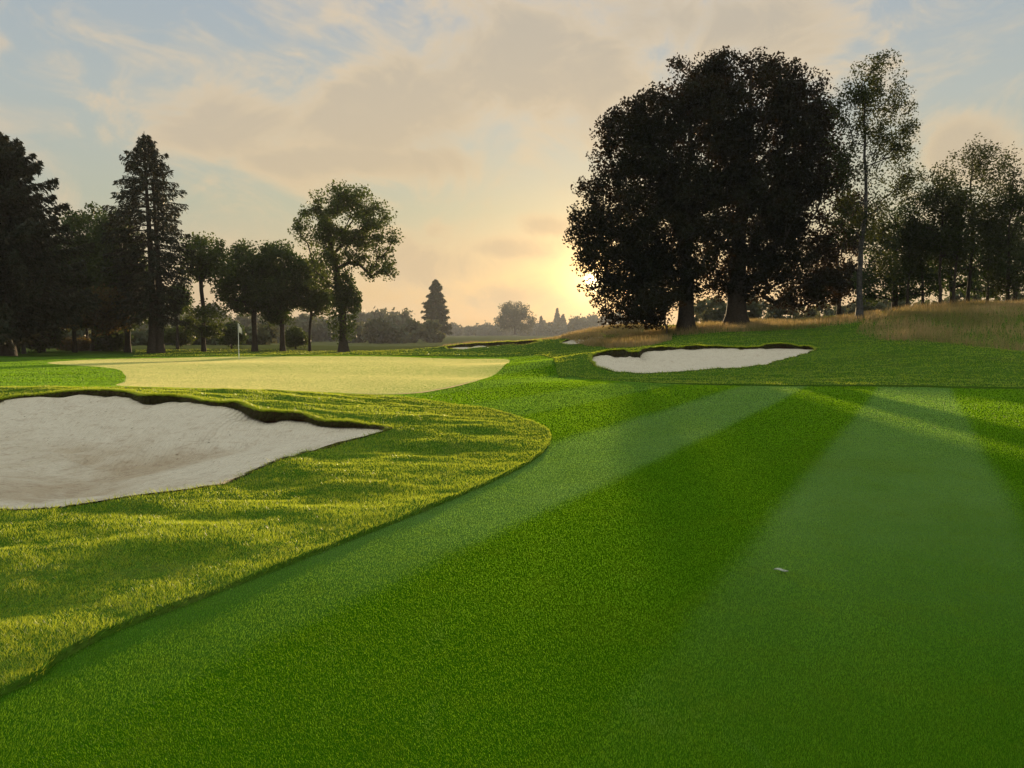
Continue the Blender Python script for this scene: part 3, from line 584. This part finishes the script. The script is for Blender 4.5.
def tree(name, label, cat, base_px, Yd, ells, nclump, clump_r, nleaf, leaf, lmat, bark=None, trunk_r=.3, trunk_top=None, lean=(0, 0), droop=0.0,
         group=None, depth=1.0, base_py=None, rk=.020, steep=.25, flatz=.7, shell=.35, low_nodes=1.0, sub=None):
    """broadleaf: ells = crown lobes in frame pixels (x, y, rx, ry[, depth offset m]) brought to the tree's own distance"""
    s = Yd / F; bx = (base_px - 512) * s; bz = float(heights('rough', [bx], [Yd])[0]) - .05
    root = empty(name, (bx, Yd, bz), label, cat, group)
    pz = (HZ - (base_py if base_py else HZ)) * s + CAMZ
    E = np.array([[(e[0] - base_px) * s, e[4] if len(e) > 4 else 0.0, (HZ - e[1]) * s + CAMZ - bz, e[2] * s, e[2] * s * depth if len(e) < 6 else e[5], e[3] * s] for e in ells])
    vol = E[:, 3] * E[:, 4] * E[:, 5]; pick = rng.choice(len(E), nclump, p=(vol ** .8 * np.array([e[6] if len(e) > 6 else 1 for e in ells])) / (vol ** .8 * np.array([e[6] if len(e) > 6 else 1 for e in ells])).sum())
    d = rng.normal(size=(nclump, 3)); d /= np.linalg.norm(d, axis=1)[:, None]; rr = rng.uniform(shell, 1, nclump) ** .6
    C = E[pick, :3] + d * rr[:, None] * E[pick, 3:]
    C = C[C[:, 2] > .25]
    top = trunk_top if trunk_top is not None else C[:, 2].max() * .8
    nt = max(6, int(top / .7)); t = np.linspace(0, 1, nt)
    wob = np.stack([np.cumsum(rng.normal(0, .10, nt)) * t, np.cumsum(rng.normal(0, .10, nt)) * t, np.zeros(nt)], 1)
    T = np.stack([lean[0] * t ** 1.3, lean[1] * t ** 1.3, t * top], 1) + wob; T[0] = (0, 0, 0)
    nodes = [tuple(p) for p in T]; par = list(range(-1, nt - 1)); ntk = nt
    hmin = min(C[:, 2].min(), top * .9)
    N = np.zeros((nt + nclump * 40, 3)); N[:nt] = T; cnt = nt; par = list(range(-1, nt - 1)); w = [0] * nt
    axis_d = np.hypot(C[:, 0] - np.interp(C[:, 2], T[:, 2], T[:, 0]), C[:, 1] - np.interp(C[:, 2], T[:, 2], T[:, 1])); tips = []
    first = max(1, int(nt * .18 * low_nodes))
    for c in C[np.argsort(axis_d)]:
        Q = N[first:cnt]; dv = Q - c; dist = np.sqrt((dv ** 2).sum(1)); cost = dist + 1.3 * np.maximum(0, dv[:, 2] + .25 * np.hypot(dv[:, 0], dv[:, 1]))
        j = first + int(cost.argmin()); st = N[j]; L = float(np.linalg.norm(c - st)); m = max(1, int(L / .8)); pr = j
        mid = (st + c) / 2 + np.array([0, 0, .12 * L]) + rng.normal(0, .06 * L, 3)
        for q in range(1, m + 1):
            tt = q / m; p = (1 - tt) ** 2 * st + 2 * tt * (1 - tt) * mid + tt * tt * c
            if cnt >= len(N): break
            N[cnt] = p; par.append(pr); w.append(0); pr = cnt; cnt += 1
        w[pr] += 1; tips.append(pr)
    N = N[:cnt]; par = np.array(par); w = np.array(w, float)
    for i in range(cnt - 1, 0, -1): w[par[i]] += w[i]
    rad = rk * np.maximum(w, .6) ** .5 * (Yd / 60) ** .5
    kt = np.linspace(1, .12, nt); rad[:nt] = np.maximum(trunk_r * kt ** .9, np.minimum(rad[:nt], trunk_r))
    fl = trunk_r * .55 * np.exp(-T[:, 2] / .5); rad[:nt] += fl
    ch = np.arange(1, cnt); p0 = par[ch]; r0 = np.where(ch < nt, rad[p0], np.minimum(rad[p0], rad[ch] * 1.35))
    tr = tubes('trunk', N[p0], N[ch], r0, rad[ch], bark or M_BARK, root, 7)
    k = len(C); ci = np.repeat(np.arange(k), nleaf); g_ = rng.normal(size=(len(ci), 3)); g_ *= np.minimum(1, 1.9 / np.linalg.norm(g_, axis=1))[:, None]
    cr = clump_r * rng.uniform(.6, 1.35, k)[ci]; g_[:, 2] *= flatz
    off = g_ * cr[:, None] * .62; 
    if droop: off[:, 2] -= rng.exponential(1, len(ci)) * cr * droop; off[:, :2] *= .8
    P = C[ci] + off; P = P[P[:, 2] > .1]
    V, Fq = leaf_quads(P, leaf); mesh_np('crown', V, [Fq], lmat, root)
    if sub:      # leafy growth low on the trunk
        E2 = np.array([[(e[0] - base_px) * s, 0, (HZ - e[1]) * s + CAMZ - bz, e[2] * s, e[2] * s, e[3] * s] for e in sub[0]])
        pk = rng.integers(0, len(E2), sub[1]); dd = rng.normal(size=(sub[1], 3)); dd /= np.linalg.norm(dd, axis=1)[:, None]
        P = E2[pk, :3] + dd * (rng.uniform(.2, 1, sub[1]) ** .5)[:, None] * E2[pk, 3:] * (1 + .25 * vnoise(dd[:, 0] * 3 + 9, dd[:, 2] * 3, 5))[:, None]
        P = P[P[:, 2] > .1]; V, Fq = leaf_quads(P, leaf); mesh_np('shoots', V, [Fq], sub[2], root)
    return root

def spruce(name, label, px, Yd, top_py, half_px, z0=1.5, step=.42, dens=1.0, lmat=None, droop=.5, profile=None, twin=False, cat='spruce', tr=.28, leaf=.22, group=None, irr=.3, nb_=(4, 8), u0=.12, sw=1.0, up0=.12):
    s = Yd / F; bx = (px - 512) * s; bz = float(heights('rough', [bx], [Yd])[0]) - .05
    root = empty(name, (bx, Yd, bz), label, cat, group); H = (HZ - top_py) * s + CAMZ - bz; R = half_px * s
    nt = 14; t = np.linspace(0, 1, nt); P0, P1, R0, R1 = [], [], [], []
    for tw in ([0, .45] if twin else [0]):
        T = np.stack([tw * (1 + t * .2) + .12 * np.sin(t * 5), 0 * t + tw * .4, t * H * (1 if tw == 0 else .86)], 1); r = tr * (1 - t) ** .85 + .02; r[0] *= 1.4
        P0 += list(T[:-1]); P1 += list(T[1:]); R0 += list(r[:-1]); R1 += list(r[1:])
    LP, LD = [], []; z = z0
    while z < H - .25:
        f = (z - z0) / (H - z0); w = R * ((1 - f) ** .8 if profile is None else np.interp(f, *profile))
        nb = int(rng.integers(*nb_)); a0 = rng.uniform(0, 6.28)
        for q in range(nb):
            a = a0 + q * 6.283 / nb + rng.normal(0, .25); L = max(.25, w * rng.uniform(1 - irr, 1 + irr * .4)); up = (.5 if f > .75 else up0) ; dr = droop * (1 - f * .6)
            m = max(2, int(L / .5)); tt = np.linspace(0, 1, m + 1); x = L * tt
            zz = z + up * x - dr * x * tt + .12 * L * tt ** 4; B = np.stack([np.cos(a) * x, np.sin(a) * x, zz], 1)
            rb = .045 * (L / 3) ** .6 * (1 - tt * .8) + .006
            P0 += list(B[:-1]); P1 += list(B[1:]); R0 += list(rb[:-1]); R1 += list(rb[1:])
            nl = int(L * 75 * dens) + 10; u = rng.uniform(u0, 1.03, nl) ** .8
            side = rng.normal(0, .16 + .16 * L * .3, nl) * (1.15 - u) * sw; px_ = u * L
            P = np.stack([np.cos(a) * px_ - np.sin(a) * side, np.sin(a) * px_ + np.cos(a) * side, np.interp(u, tt, zz) - np.abs(rng.normal(0, .14 + .05 * L, nl))], 1)
            D = np.stack([np.cos(a) * .6 - np.sin(a) * np.sign(side) * .6, np.sin(a) * .6 + np.cos(a) * np.sign(side) * .6, np.full(nl, -.55)], 1)
            LP.append(P); LD.append(D)
        z += step * rng.uniform(.7, 1.3) * (1 if f < .7 else .7)
    tubes('trunk', np.array(P0), np.array(P1), np.array(R0), np.array(R1), M_BARK, root, 6)
    V, Fq = leaf_quads(np.concatenate(LP), leaf * .55, 3.6, dirs=np.concatenate(LD)); mesh_np('crown', V, [Fq], lmat or M_SPR, root); return root

def bush(name, label, cat, base_px, Yd, ells, n, leaf, mat, group=None, clump=.5):
    return tree(name, label, cat, base_px, Yd, ells, n, clump, 70, leaf, mat, trunk_r=.07, group=group, trunk_top=1.2, low_nodes=.1)

# the two beeches on the right
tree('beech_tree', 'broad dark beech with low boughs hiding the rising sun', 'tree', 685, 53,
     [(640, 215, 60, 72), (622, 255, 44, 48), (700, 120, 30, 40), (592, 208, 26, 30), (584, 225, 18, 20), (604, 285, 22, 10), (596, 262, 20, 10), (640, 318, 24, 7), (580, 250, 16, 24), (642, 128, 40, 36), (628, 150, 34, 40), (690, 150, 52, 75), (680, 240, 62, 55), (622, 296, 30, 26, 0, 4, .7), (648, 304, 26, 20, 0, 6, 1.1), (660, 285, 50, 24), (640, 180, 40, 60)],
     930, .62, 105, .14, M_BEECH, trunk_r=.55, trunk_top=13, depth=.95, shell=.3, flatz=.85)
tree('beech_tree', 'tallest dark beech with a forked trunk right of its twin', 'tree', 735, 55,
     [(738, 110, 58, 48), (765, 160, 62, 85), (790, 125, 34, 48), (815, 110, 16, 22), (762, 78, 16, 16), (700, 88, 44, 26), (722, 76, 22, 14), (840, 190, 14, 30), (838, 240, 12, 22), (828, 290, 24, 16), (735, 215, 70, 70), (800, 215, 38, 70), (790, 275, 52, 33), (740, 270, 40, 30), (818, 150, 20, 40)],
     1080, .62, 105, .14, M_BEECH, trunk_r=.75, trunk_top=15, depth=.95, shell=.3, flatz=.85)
tree('birch_tree', 'tall slender birch with airy crown beside the big beech', 'tree', 858, 50,
     [(868, 90, 26, 30), (845, 108, 22, 24), (878, 120, 26, 30), (850, 165, 20, 34), (886, 175, 20, 40), (892, 130, 16, 24), (832, 145, 12, 26), (872, 222, 22, 20), (845, 215, 18, 26), (885, 265, 14, 16)],
     165, .7, 110, .1, M_BIR, bark=M_BBARK, rk=.010, steep=.9, trunk_r=.2, trunk_top=14.5, droop=.5, depth=.8, lean=(-.3, 0), low_nodes=1.6)
tree('birch_tree', 'wispy leaning birch reaching highest in the right group', 'tree', 965, 58,
     [(972, 165, 22, 26), (950, 172, 16, 16), (972, 190, 24, 26), (960, 210, 30, 30), (985, 160, 22, 18), (940, 200, 20, 25), (975, 240, 35, 35)], 150, .75, 80, .11, M_BIR, bark=M_BARK, rk=.010, steep=.9, trunk_r=.14, trunk_top=12, droop=.4, lean=(.8, 0), low_nodes=1.5)
tree('birch_tree', 'thin young birch at the left of the right group', 'tree', 938, 56,
     [(930, 185, 18, 22), (920, 210, 20, 30), (945, 230, 26, 30)], 110, .7, 80, .11, M_BIR, bark=M_BARK, rk=.010, steep=.9, trunk_r=.12, trunk_top=10, droop=.4, lean=(-.7, 0), low_nodes=1.5)
tree('birch_tree', 'narrow birch nearest the right edge of the view', 'tree', 1005, 54,
     [(1006, 215, 16, 45), (1015, 190, 18, 20), (1003, 260, 24, 35)], 120, .7, 80, .11, M_BIR, bark=M_BARK, rk=.010, steep=.9, trunk_r=.13, trunk_top=10, droop=.35, low_nodes=1.5)
tree('broadleaf_tree', 'dark bushy tree just right of the tall birch', 'tree', 893, 62,
     [(885, 225, 22, 32), (895, 260, 32, 38), (880, 285, 28, 20), (910, 280, 30, 22)], 150, .75, 90, .14, M_GRN, trunk_r=.2, trunk_top=6)
tree('broadleaf_tree', 'dark low spreading tree below the wispy birches', 'tree', 950, 64,
     [(945, 262, 34, 28), (975, 272, 36, 22), (930, 240, 18, 22)], 110, .75, 90, .14, M_GRN, trunk_r=.2, trunk_top=5)
tree('broadleaf_tree', 'dark rounded tree low at the right edge', 'tree', 1012, 66,
     [(1015, 265, 32, 28), (1040, 230, 40, 50), (985, 285, 18, 14)], 140, .75, 90, .14, M_GRN, trunk_r=.2, trunk_top=5)
tree('broadleaf_tree', 'loose dark tree seen between the big beech and the birch', 'tree', 838, 68,
     [(838, 255, 28, 38), (830, 285, 28, 20), (850, 220, 16, 25)], 110, .9, 90, .16, M_BEECH, trunk_r=.18, trunk_top=6)
tree('young_tree', 'small leaning sapling in front of the left beech', 'sapling', 667, 50, [(655, 308, 14, 7), (668, 300, 12, 8)], 16, .5, 60, .1, M_BEECH, trunk_r=.06, trunk_top=1.6, lean=(-.4, 0))

# left side
spruce('spruce_tree', 'massive dark spruce at the left edge of the view', 8, 50, 136, 66, z0=1.2, step=.30, dens=1.6, twin=False, tr=.4, leaf=.2, profile=([0, .3, .55, .72, .9, 1], [1.0, 1.0, .88, .66, .28, .03]), droop=.2, up0=.3, irr=.6, nb_=(4, 7))
spruce('spruce_tree', 'dark spruce part hidden beyond the left edge', -45, 54, 175, 70, z0=.8, step=.36, dens=1.3, tr=.35, leaf=.28, droop=.25)
spruce('spruce_tree', 'tall open spruce with a bare lower trunk left of the flag', 153, 60, 136, 44, z0=3.0, step=.5, dens=.7, twin=True, tr=.32, leaf=.17, nb_=(5, 8), u0=.22, sw=.9,
       profile=([0, .15, .42, .6, .78, .9, 1], [.75, .85, 1.0, .9, .55, .27, .03]), droop=.42, irr=.35)
tree('broadleaf_tree', 'rounded dark tree between the two big spruces', 'tree', 96, 66,
     [(95, 235, 30, 26), (85, 265, 32, 30), (110, 275, 30, 40), (75, 300, 30, 28)], 380, .75, 80, .16, M_GRN, trunk_r=.3, trunk_top=9)
tree('broadleaf_tree', 'dark tree filling the space left of the open spruce', 'tree', 128, 63,
     [(122, 250, 22, 35), (128, 290, 28, 35), (115, 310, 22, 22)], 280, .75, 80, .16, M_GRN, trunk_r=.22, trunk_top=7)
tree('broadleaf_tree', 'tree with russet and yellow leaves low in the left wood', 'tree', 75, 60,
     [(70, 312, 26, 14), (105, 318, 20, 12), (48, 318, 18, 12), (110, 300, 16, 10)], 100, .8, 70, .18, M_AUT, trunk_r=.14, trunk_top=4)
tree('broadleaf_tree', 'slim tree with a thin top right of the open spruce', 'tree', 204, 66,
     [(208, 252, 20, 15), (200, 268, 15, 14), (220, 270, 12, 14), (205, 320, 19, 18)], 110, .75, 75, .16, M_OAK, trunk_r=.17, trunk_top=7, low_nodes=.6)
tree('broadleaf_tree', 'dense dark tree directly behind the flag', 'tree', 255, 70,
     [(250, 265, 24, 20), (245, 290, 24, 26), (265, 285, 22, 24)], 250, .7, 80, .16, M_GRN, trunk_r=.24, trunk_top=7, low_nodes=1.2)
tree('broadleaf_tree', 'dark tree with a flat top left of the thin stemmed tree', 'tree', 283, 71,
     [(283, 262, 22, 17), (290, 288, 18, 24), (275, 310, 16, 14)], 190, .7, 80, .16, M_GRN, trunk_r=.22, trunk_top=7, low_nodes=1.2)
tree('broadleaf_tree', 'thin stemmed small tree left of the great oak', 'tree', 310, 72,
     [(312, 285, 17, 24), (322, 300, 14, 16), (318, 262, 10, 14)], 90, .85, 75, .18, M_OAK, trunk_r=.12, trunk_top=6, low_nodes=1.6)
tree('oak_tree', 'large open oak with ivy round its trunk', 'tree', 344, 66,
     [(340, 208, 24, 22), (318, 230, 20, 20), (375, 225, 22, 22), (365, 250, 24, 18), (345, 250, 22, 20), (328, 262, 18, 16), (380, 268, 15, 16), (305, 242, 8, 8), (390, 235, 8, 18), (355, 205, 20, 14), (322, 285, 14, 10), (350, 225, 30, 20)],
     235, .6, 85, .14, M_OAK, trunk_r=.38, trunk_top=9, low_nodes=1.9, depth=.9, shell=.55, sub=([(344, 314, 16, 28), (345, 288, 12, 20), (350, 300, 14, 14)], 6000, M_GRN))
tree('spruce_like_shrub', 'low dark shrub mass left of the oak trunk', 'shrub', 326, 70, [(326, 312, 10, 18)], 40, .7, 60, .18, M_GRN, trunk_r=.08, trunk_top=2) if False else None
spruce('spruce_tree', 'lone distant spruce standing clear on the horizon', 436, 350, 280, 17, z0=2.2, step=.8, dens=.22, nb_=(4, 7), irr=.45, tr=.5, leaf=.9, droop=.3, profile=([0, .12, .3, .6, .85, 1], [.95, 1.0, .85, .6, .28, .05]), lmat=M_FARL)
tree('broadleaf_tree', 'hazy pale tree alone left of the distant wood', 'tree', 515, 720,
     [(514, 312, 13, 10), (508, 322, 11, 8), (524, 322, 10, 10)], 130, 4.0, 60, 1.0, M_FARL, trunk_r=1, trunk_top=26)

def wood(name, label, spec, mat, leaf, per):
    """far wood: many round and pointed crowns read as one mass"""
    Vs, Fs, off = [], [], 0
    for (px, top, Yd, r_px, kind) in spec:
        s = Yd / F; R = r_px * s; x = (px - 512) * s; zt = (HZ - top) * s + CAMZ; gz = float(h0([x], [Yd])[0])
        if kind == 's':
            f = rng.uniform(0, 1, per); a = rng.uniform(0, 6.28, per); r = R * (1 - f) * np.sqrt(rng.uniform(.1, 1, per)); P = np.stack([x + np.cos(a) * r, Yd + np.sin(a) * r, gz + f * (zt - gz)], 1)
        else:
            k = max(5, per // 45); c = rng.normal(size=(k, 3)); c /= np.linalg.norm(c, axis=1)[:, None]; hz = (zt - gz) / 2
            c = np.array([x, Yd, gz + hz * .95]) + c * np.array([R, R, hz]) * (rng.uniform(.3, .9, k) ** .5)[:, None]
            P = np.repeat(c, 45, 0) + rng.normal(0, R * .16, (k * 45, 3)); P = P[P[:, 2] > gz]
        V, Fq = leaf_quads(P, leaf * Yd); Vs.append(V); Fs.append(Fq + off); off += len(V)
    tag(mesh_np(name, np.concatenate(Vs), [np.concatenate(Fs)], mat), label, 'wood', kind='stuff')
R_ = random.Random(3)
sp = []
for i in range(44):
    px = -60 + i * 11.0; top = 318 + R_.uniform(-6, 6) - (10 if 90 < px < 230 else 0) - (6 if 340 < px < 420 else 0); sp.append((px, top + (4 if px > 400 else 0), R_.uniform(420, 600), R_.uniform(11, 18), 'r'))
for i in range(43):
    px = -70 + i * 12.0; sp.append((px, 324 + R_.uniform(-6, 5) - (5 if px < 330 else 0), R_.uniform(260, 340), R_.uniform(9, 14), 'r'))
for i in range(24):
    px = -80 + i * 15.0; sp.append((px + R_.uniform(-6, 6), 331 + R_.uniform(-7, 5), R_.uniform(92, 108), R_.uniform(11, 18), 'r'))
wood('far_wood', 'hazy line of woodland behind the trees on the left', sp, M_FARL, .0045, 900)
sp = []
for i in range(22):
    px = 445 + i * 9.0; top = 328 - max(0, (px - 500)) * .12 + R_.uniform(-4, 3); top = max(top, 311 + R_.uniform(0, 6)); sp.append((px, top, R_.uniform(900, 1250), R_.uniform(8, 13), 's' if R_.random() < .22 else 'r'))
for px, top in [(557, 309), (563, 315), (603, 318), (541, 317), (574, 319)]: sp.append((px, top, 950 + R_.uniform(0, 250), R_.uniform(5, 9), 's'))
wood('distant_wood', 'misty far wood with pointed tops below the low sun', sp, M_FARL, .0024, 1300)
sp = []
for i in range(48):
    px = 698 + i * 8.5; top = 301 + R_.uniform(-7, 6) - (6 if px > 850 else 0); sp.append((px, top, R_.uniform(90, 140), R_.uniform(9, 17), 'r'))
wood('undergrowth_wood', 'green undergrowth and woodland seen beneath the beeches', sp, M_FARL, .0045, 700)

slim = [('slim pale stemmed tree in the shade of the left spruces', 24, 57, [(24, 270, 14, 30), (30, 240, 10, 16)], M_BBARK), ('slim dark stemmed tree left of the russet foliage', 44, 62, [(44, 265, 14, 26)], M_BARK),
        ('thin tree rising behind the russet foliage', 88, 70, [(88, 285, 14, 20)], M_BARK), ('slim tree just left of the open spruce trunk', 122, 68, [(124, 300, 13, 14)], M_BARK),
        ('thin leaning tree behind the shrubs right of the open spruce', 178, 76, [(180, 300, 9, 14)], M_BARK)]
for lab, px, Yd, el, bk in slim: tree('slim_tree', lab, 'tree', px, Yd, el, 60, .7, 70, .16, M_GRN, bark=bk, trunk_r=.12, trunk_top=6.5, low_nodes=2.2)
slim = [('thin straight tree nearest the tall birch in the right group', 905, 57, [(903, 235, 10, 22), (908, 265, 12, 14)], 0), ('thin tree leaning left among the right group', 921, 60, [(915, 240, 12, 20)], -.8),
        ('slender pole of a tree in the middle of the right group', 951, 55, [(953, 205, 12, 22), (950, 240, 12, 16)], .2), ('thin crooked tree between the two rightmost birches', 985, 57, [(988, 225, 12, 24)], .4)]
for lab, px, Yd, el, ln in slim: tree('slim_tree', lab, 'tree', px, Yd, el, 55, .7, 70, .12, M_BIR, bark=M_BARK, rk=.010, steep=.9, trunk_r=.11, trunk_top=8, low_nodes=2.2, lean=(ln, 0))
for lab, px, Yd, el, mt in [('dark shrub at the foot of the massive left spruce', 40, 60, [(38, 335, 22, 14)], M_GRN), ('dull red hedge low in the shade of the left wood', 80, 68, [(70, 346, 9, 6), (85, 346, 10, 6)], M_AUT),
        ('dark shrub right of the red hedge', 112, 66, [(112, 338, 14, 13)], M_GRN), ('round shrub between the open spruce and the slim thin topped tree', 178, 78, [(178, 336, 13, 10)], M_OAK),
        ('low shrub behind the flagstick', 232, 76, [(232, 335, 12, 11)], M_GRN), ('low shrub under the flat topped tree', 296, 78, [(296, 338, 11, 9)], M_OAK)]:
    bush('shrub', lab, 'shrub', px, Yd, el, 70, .15, mt)

# ------------------------------------------------------------------ flagstick
M_WHITE = simple('white_paint', (.8, .8, .78), .4, .4, 3, .05, 0)
M_CLOTH = leaf_mat('flag_cloth', [(.75, .74, .72), (.75, .74, .72)], (.8, .75, .68, 1), .4)
M_DARK = simple('hole_shade', (.03, .03, .03), .6)
fx, fy = (239 - 512) / F * 46, 46.0
fz = float(heights('green', [fx], [fy])[0])
fl = empty('flagstick', (fx, fy, fz), 'white flag hanging from a thin pole at the back of the green', 'flag')
tubes('pole', np.array([[0, 0, -.1], [0, 0, 1.1]]), np.array([[0, 0, 1.1], [0, 0, 2.22]]), np.array([.02, .018]), np.array([.018, .014]), M_WHITE, fl, 8)
a = np.linspace(0, 1, 9); b = np.linspace(0, 1, 9); V = []
for i in a:
    for j in b:
        wd = .34 * i * (1 - .35 * j) * (.55 + .45 * j); V.append((.02 + wd, .05 * math.sin(i * 9 + j * 2), 2.2 - j * .52 - i * .35 * (1 - j * .5)))
q = np.array([[i * 9 + j, (i + 1) * 9 + j, (i + 1) * 9 + j + 1, i * 9 + j + 1] for i in range(8) for j in range(8)])
fo = mesh_np('flag', np.array(V), [q], M_CLOTH, fl, smooth=True); sm = fo.modifiers.new('thick', 'SOLIDIFY'); sm.thickness = .004
th = np.linspace(0, 2 * np.pi, 16, endpoint=False)
mesh_np('hole_disc', np.stack([np.cos(th) * .054, np.sin(th) * .054, np.full(16, .006)], 1), [np.arange(16).reshape(1, 16)], M_DARK, fl)  # flat disc on the turf; the shade inside the hole is its dark colour

# ------------------------------------------------------------------ small pale leaf on the fairway
M_LEAF = simple('dry_leaf', (.34, .38, .30), .7, .2, 60, .3)
lx, ly, _ = gnd(781, 573.5); lz = float(heights('fair', [lx], [ly])[0])
V = []; nx, ny = 9, 5
for i in range(nx):
    t = i / (nx - 1); w = .016 * math.sin(math.pi * t) ** .7 + .001
    for j in range(ny):
        v = j / (ny - 1) * 2 - 1; V.append(((t - .5) * .105, v * w, .012 + .010 * v * v + .006 * math.sin(t * 6)))
q = np.array([[i * ny + j, (i + 1) * ny + j, (i + 1) * ny + j + 1, i * ny + j + 1] for i in range(nx - 1) for j in range(ny - 1)])
lf = mesh_np('fallen_leaf', np.array(V), [q], M_LEAF, smooth=True); lf.location = (lx, ly, lz + .008); lf.rotation_euler = (.25, 0, -.35); lf.scale = (.85, .7, .8)
md = lf.modifiers.new('thick', 'SOLIDIFY'); md.thickness = .0015
tag(lf, 'small pale curled leaf lying on the mown fairway', 'leaf')

# ------------------------------------------------------------------ haze
def haze():
    V = np.array([(x, y, z) for x in (-900, 900) for y in (-40, 1500) for z in (-4, 34)], float)
    Fq = np.array([[0, 1, 3, 2], [4, 6, 7, 5], [0, 4, 5, 1], [2, 3, 7, 6], [0, 2, 6, 4], [1, 5, 7, 3]])
    m, g, out = new_mat('haze'); v = g.add('ShaderNodeVolumePrincipled')
    v.inputs['Color'].default_value = (.95, .95, .95, 1); v.inputs['Density'].default_value = .00023; v.inputs['Anisotropy'].default_value = .1
    g.l.new(v.outputs[0], out.inputs['Volume']); tag(mesh_np('haze', V, [Fq], m), kind='stuff')
haze()
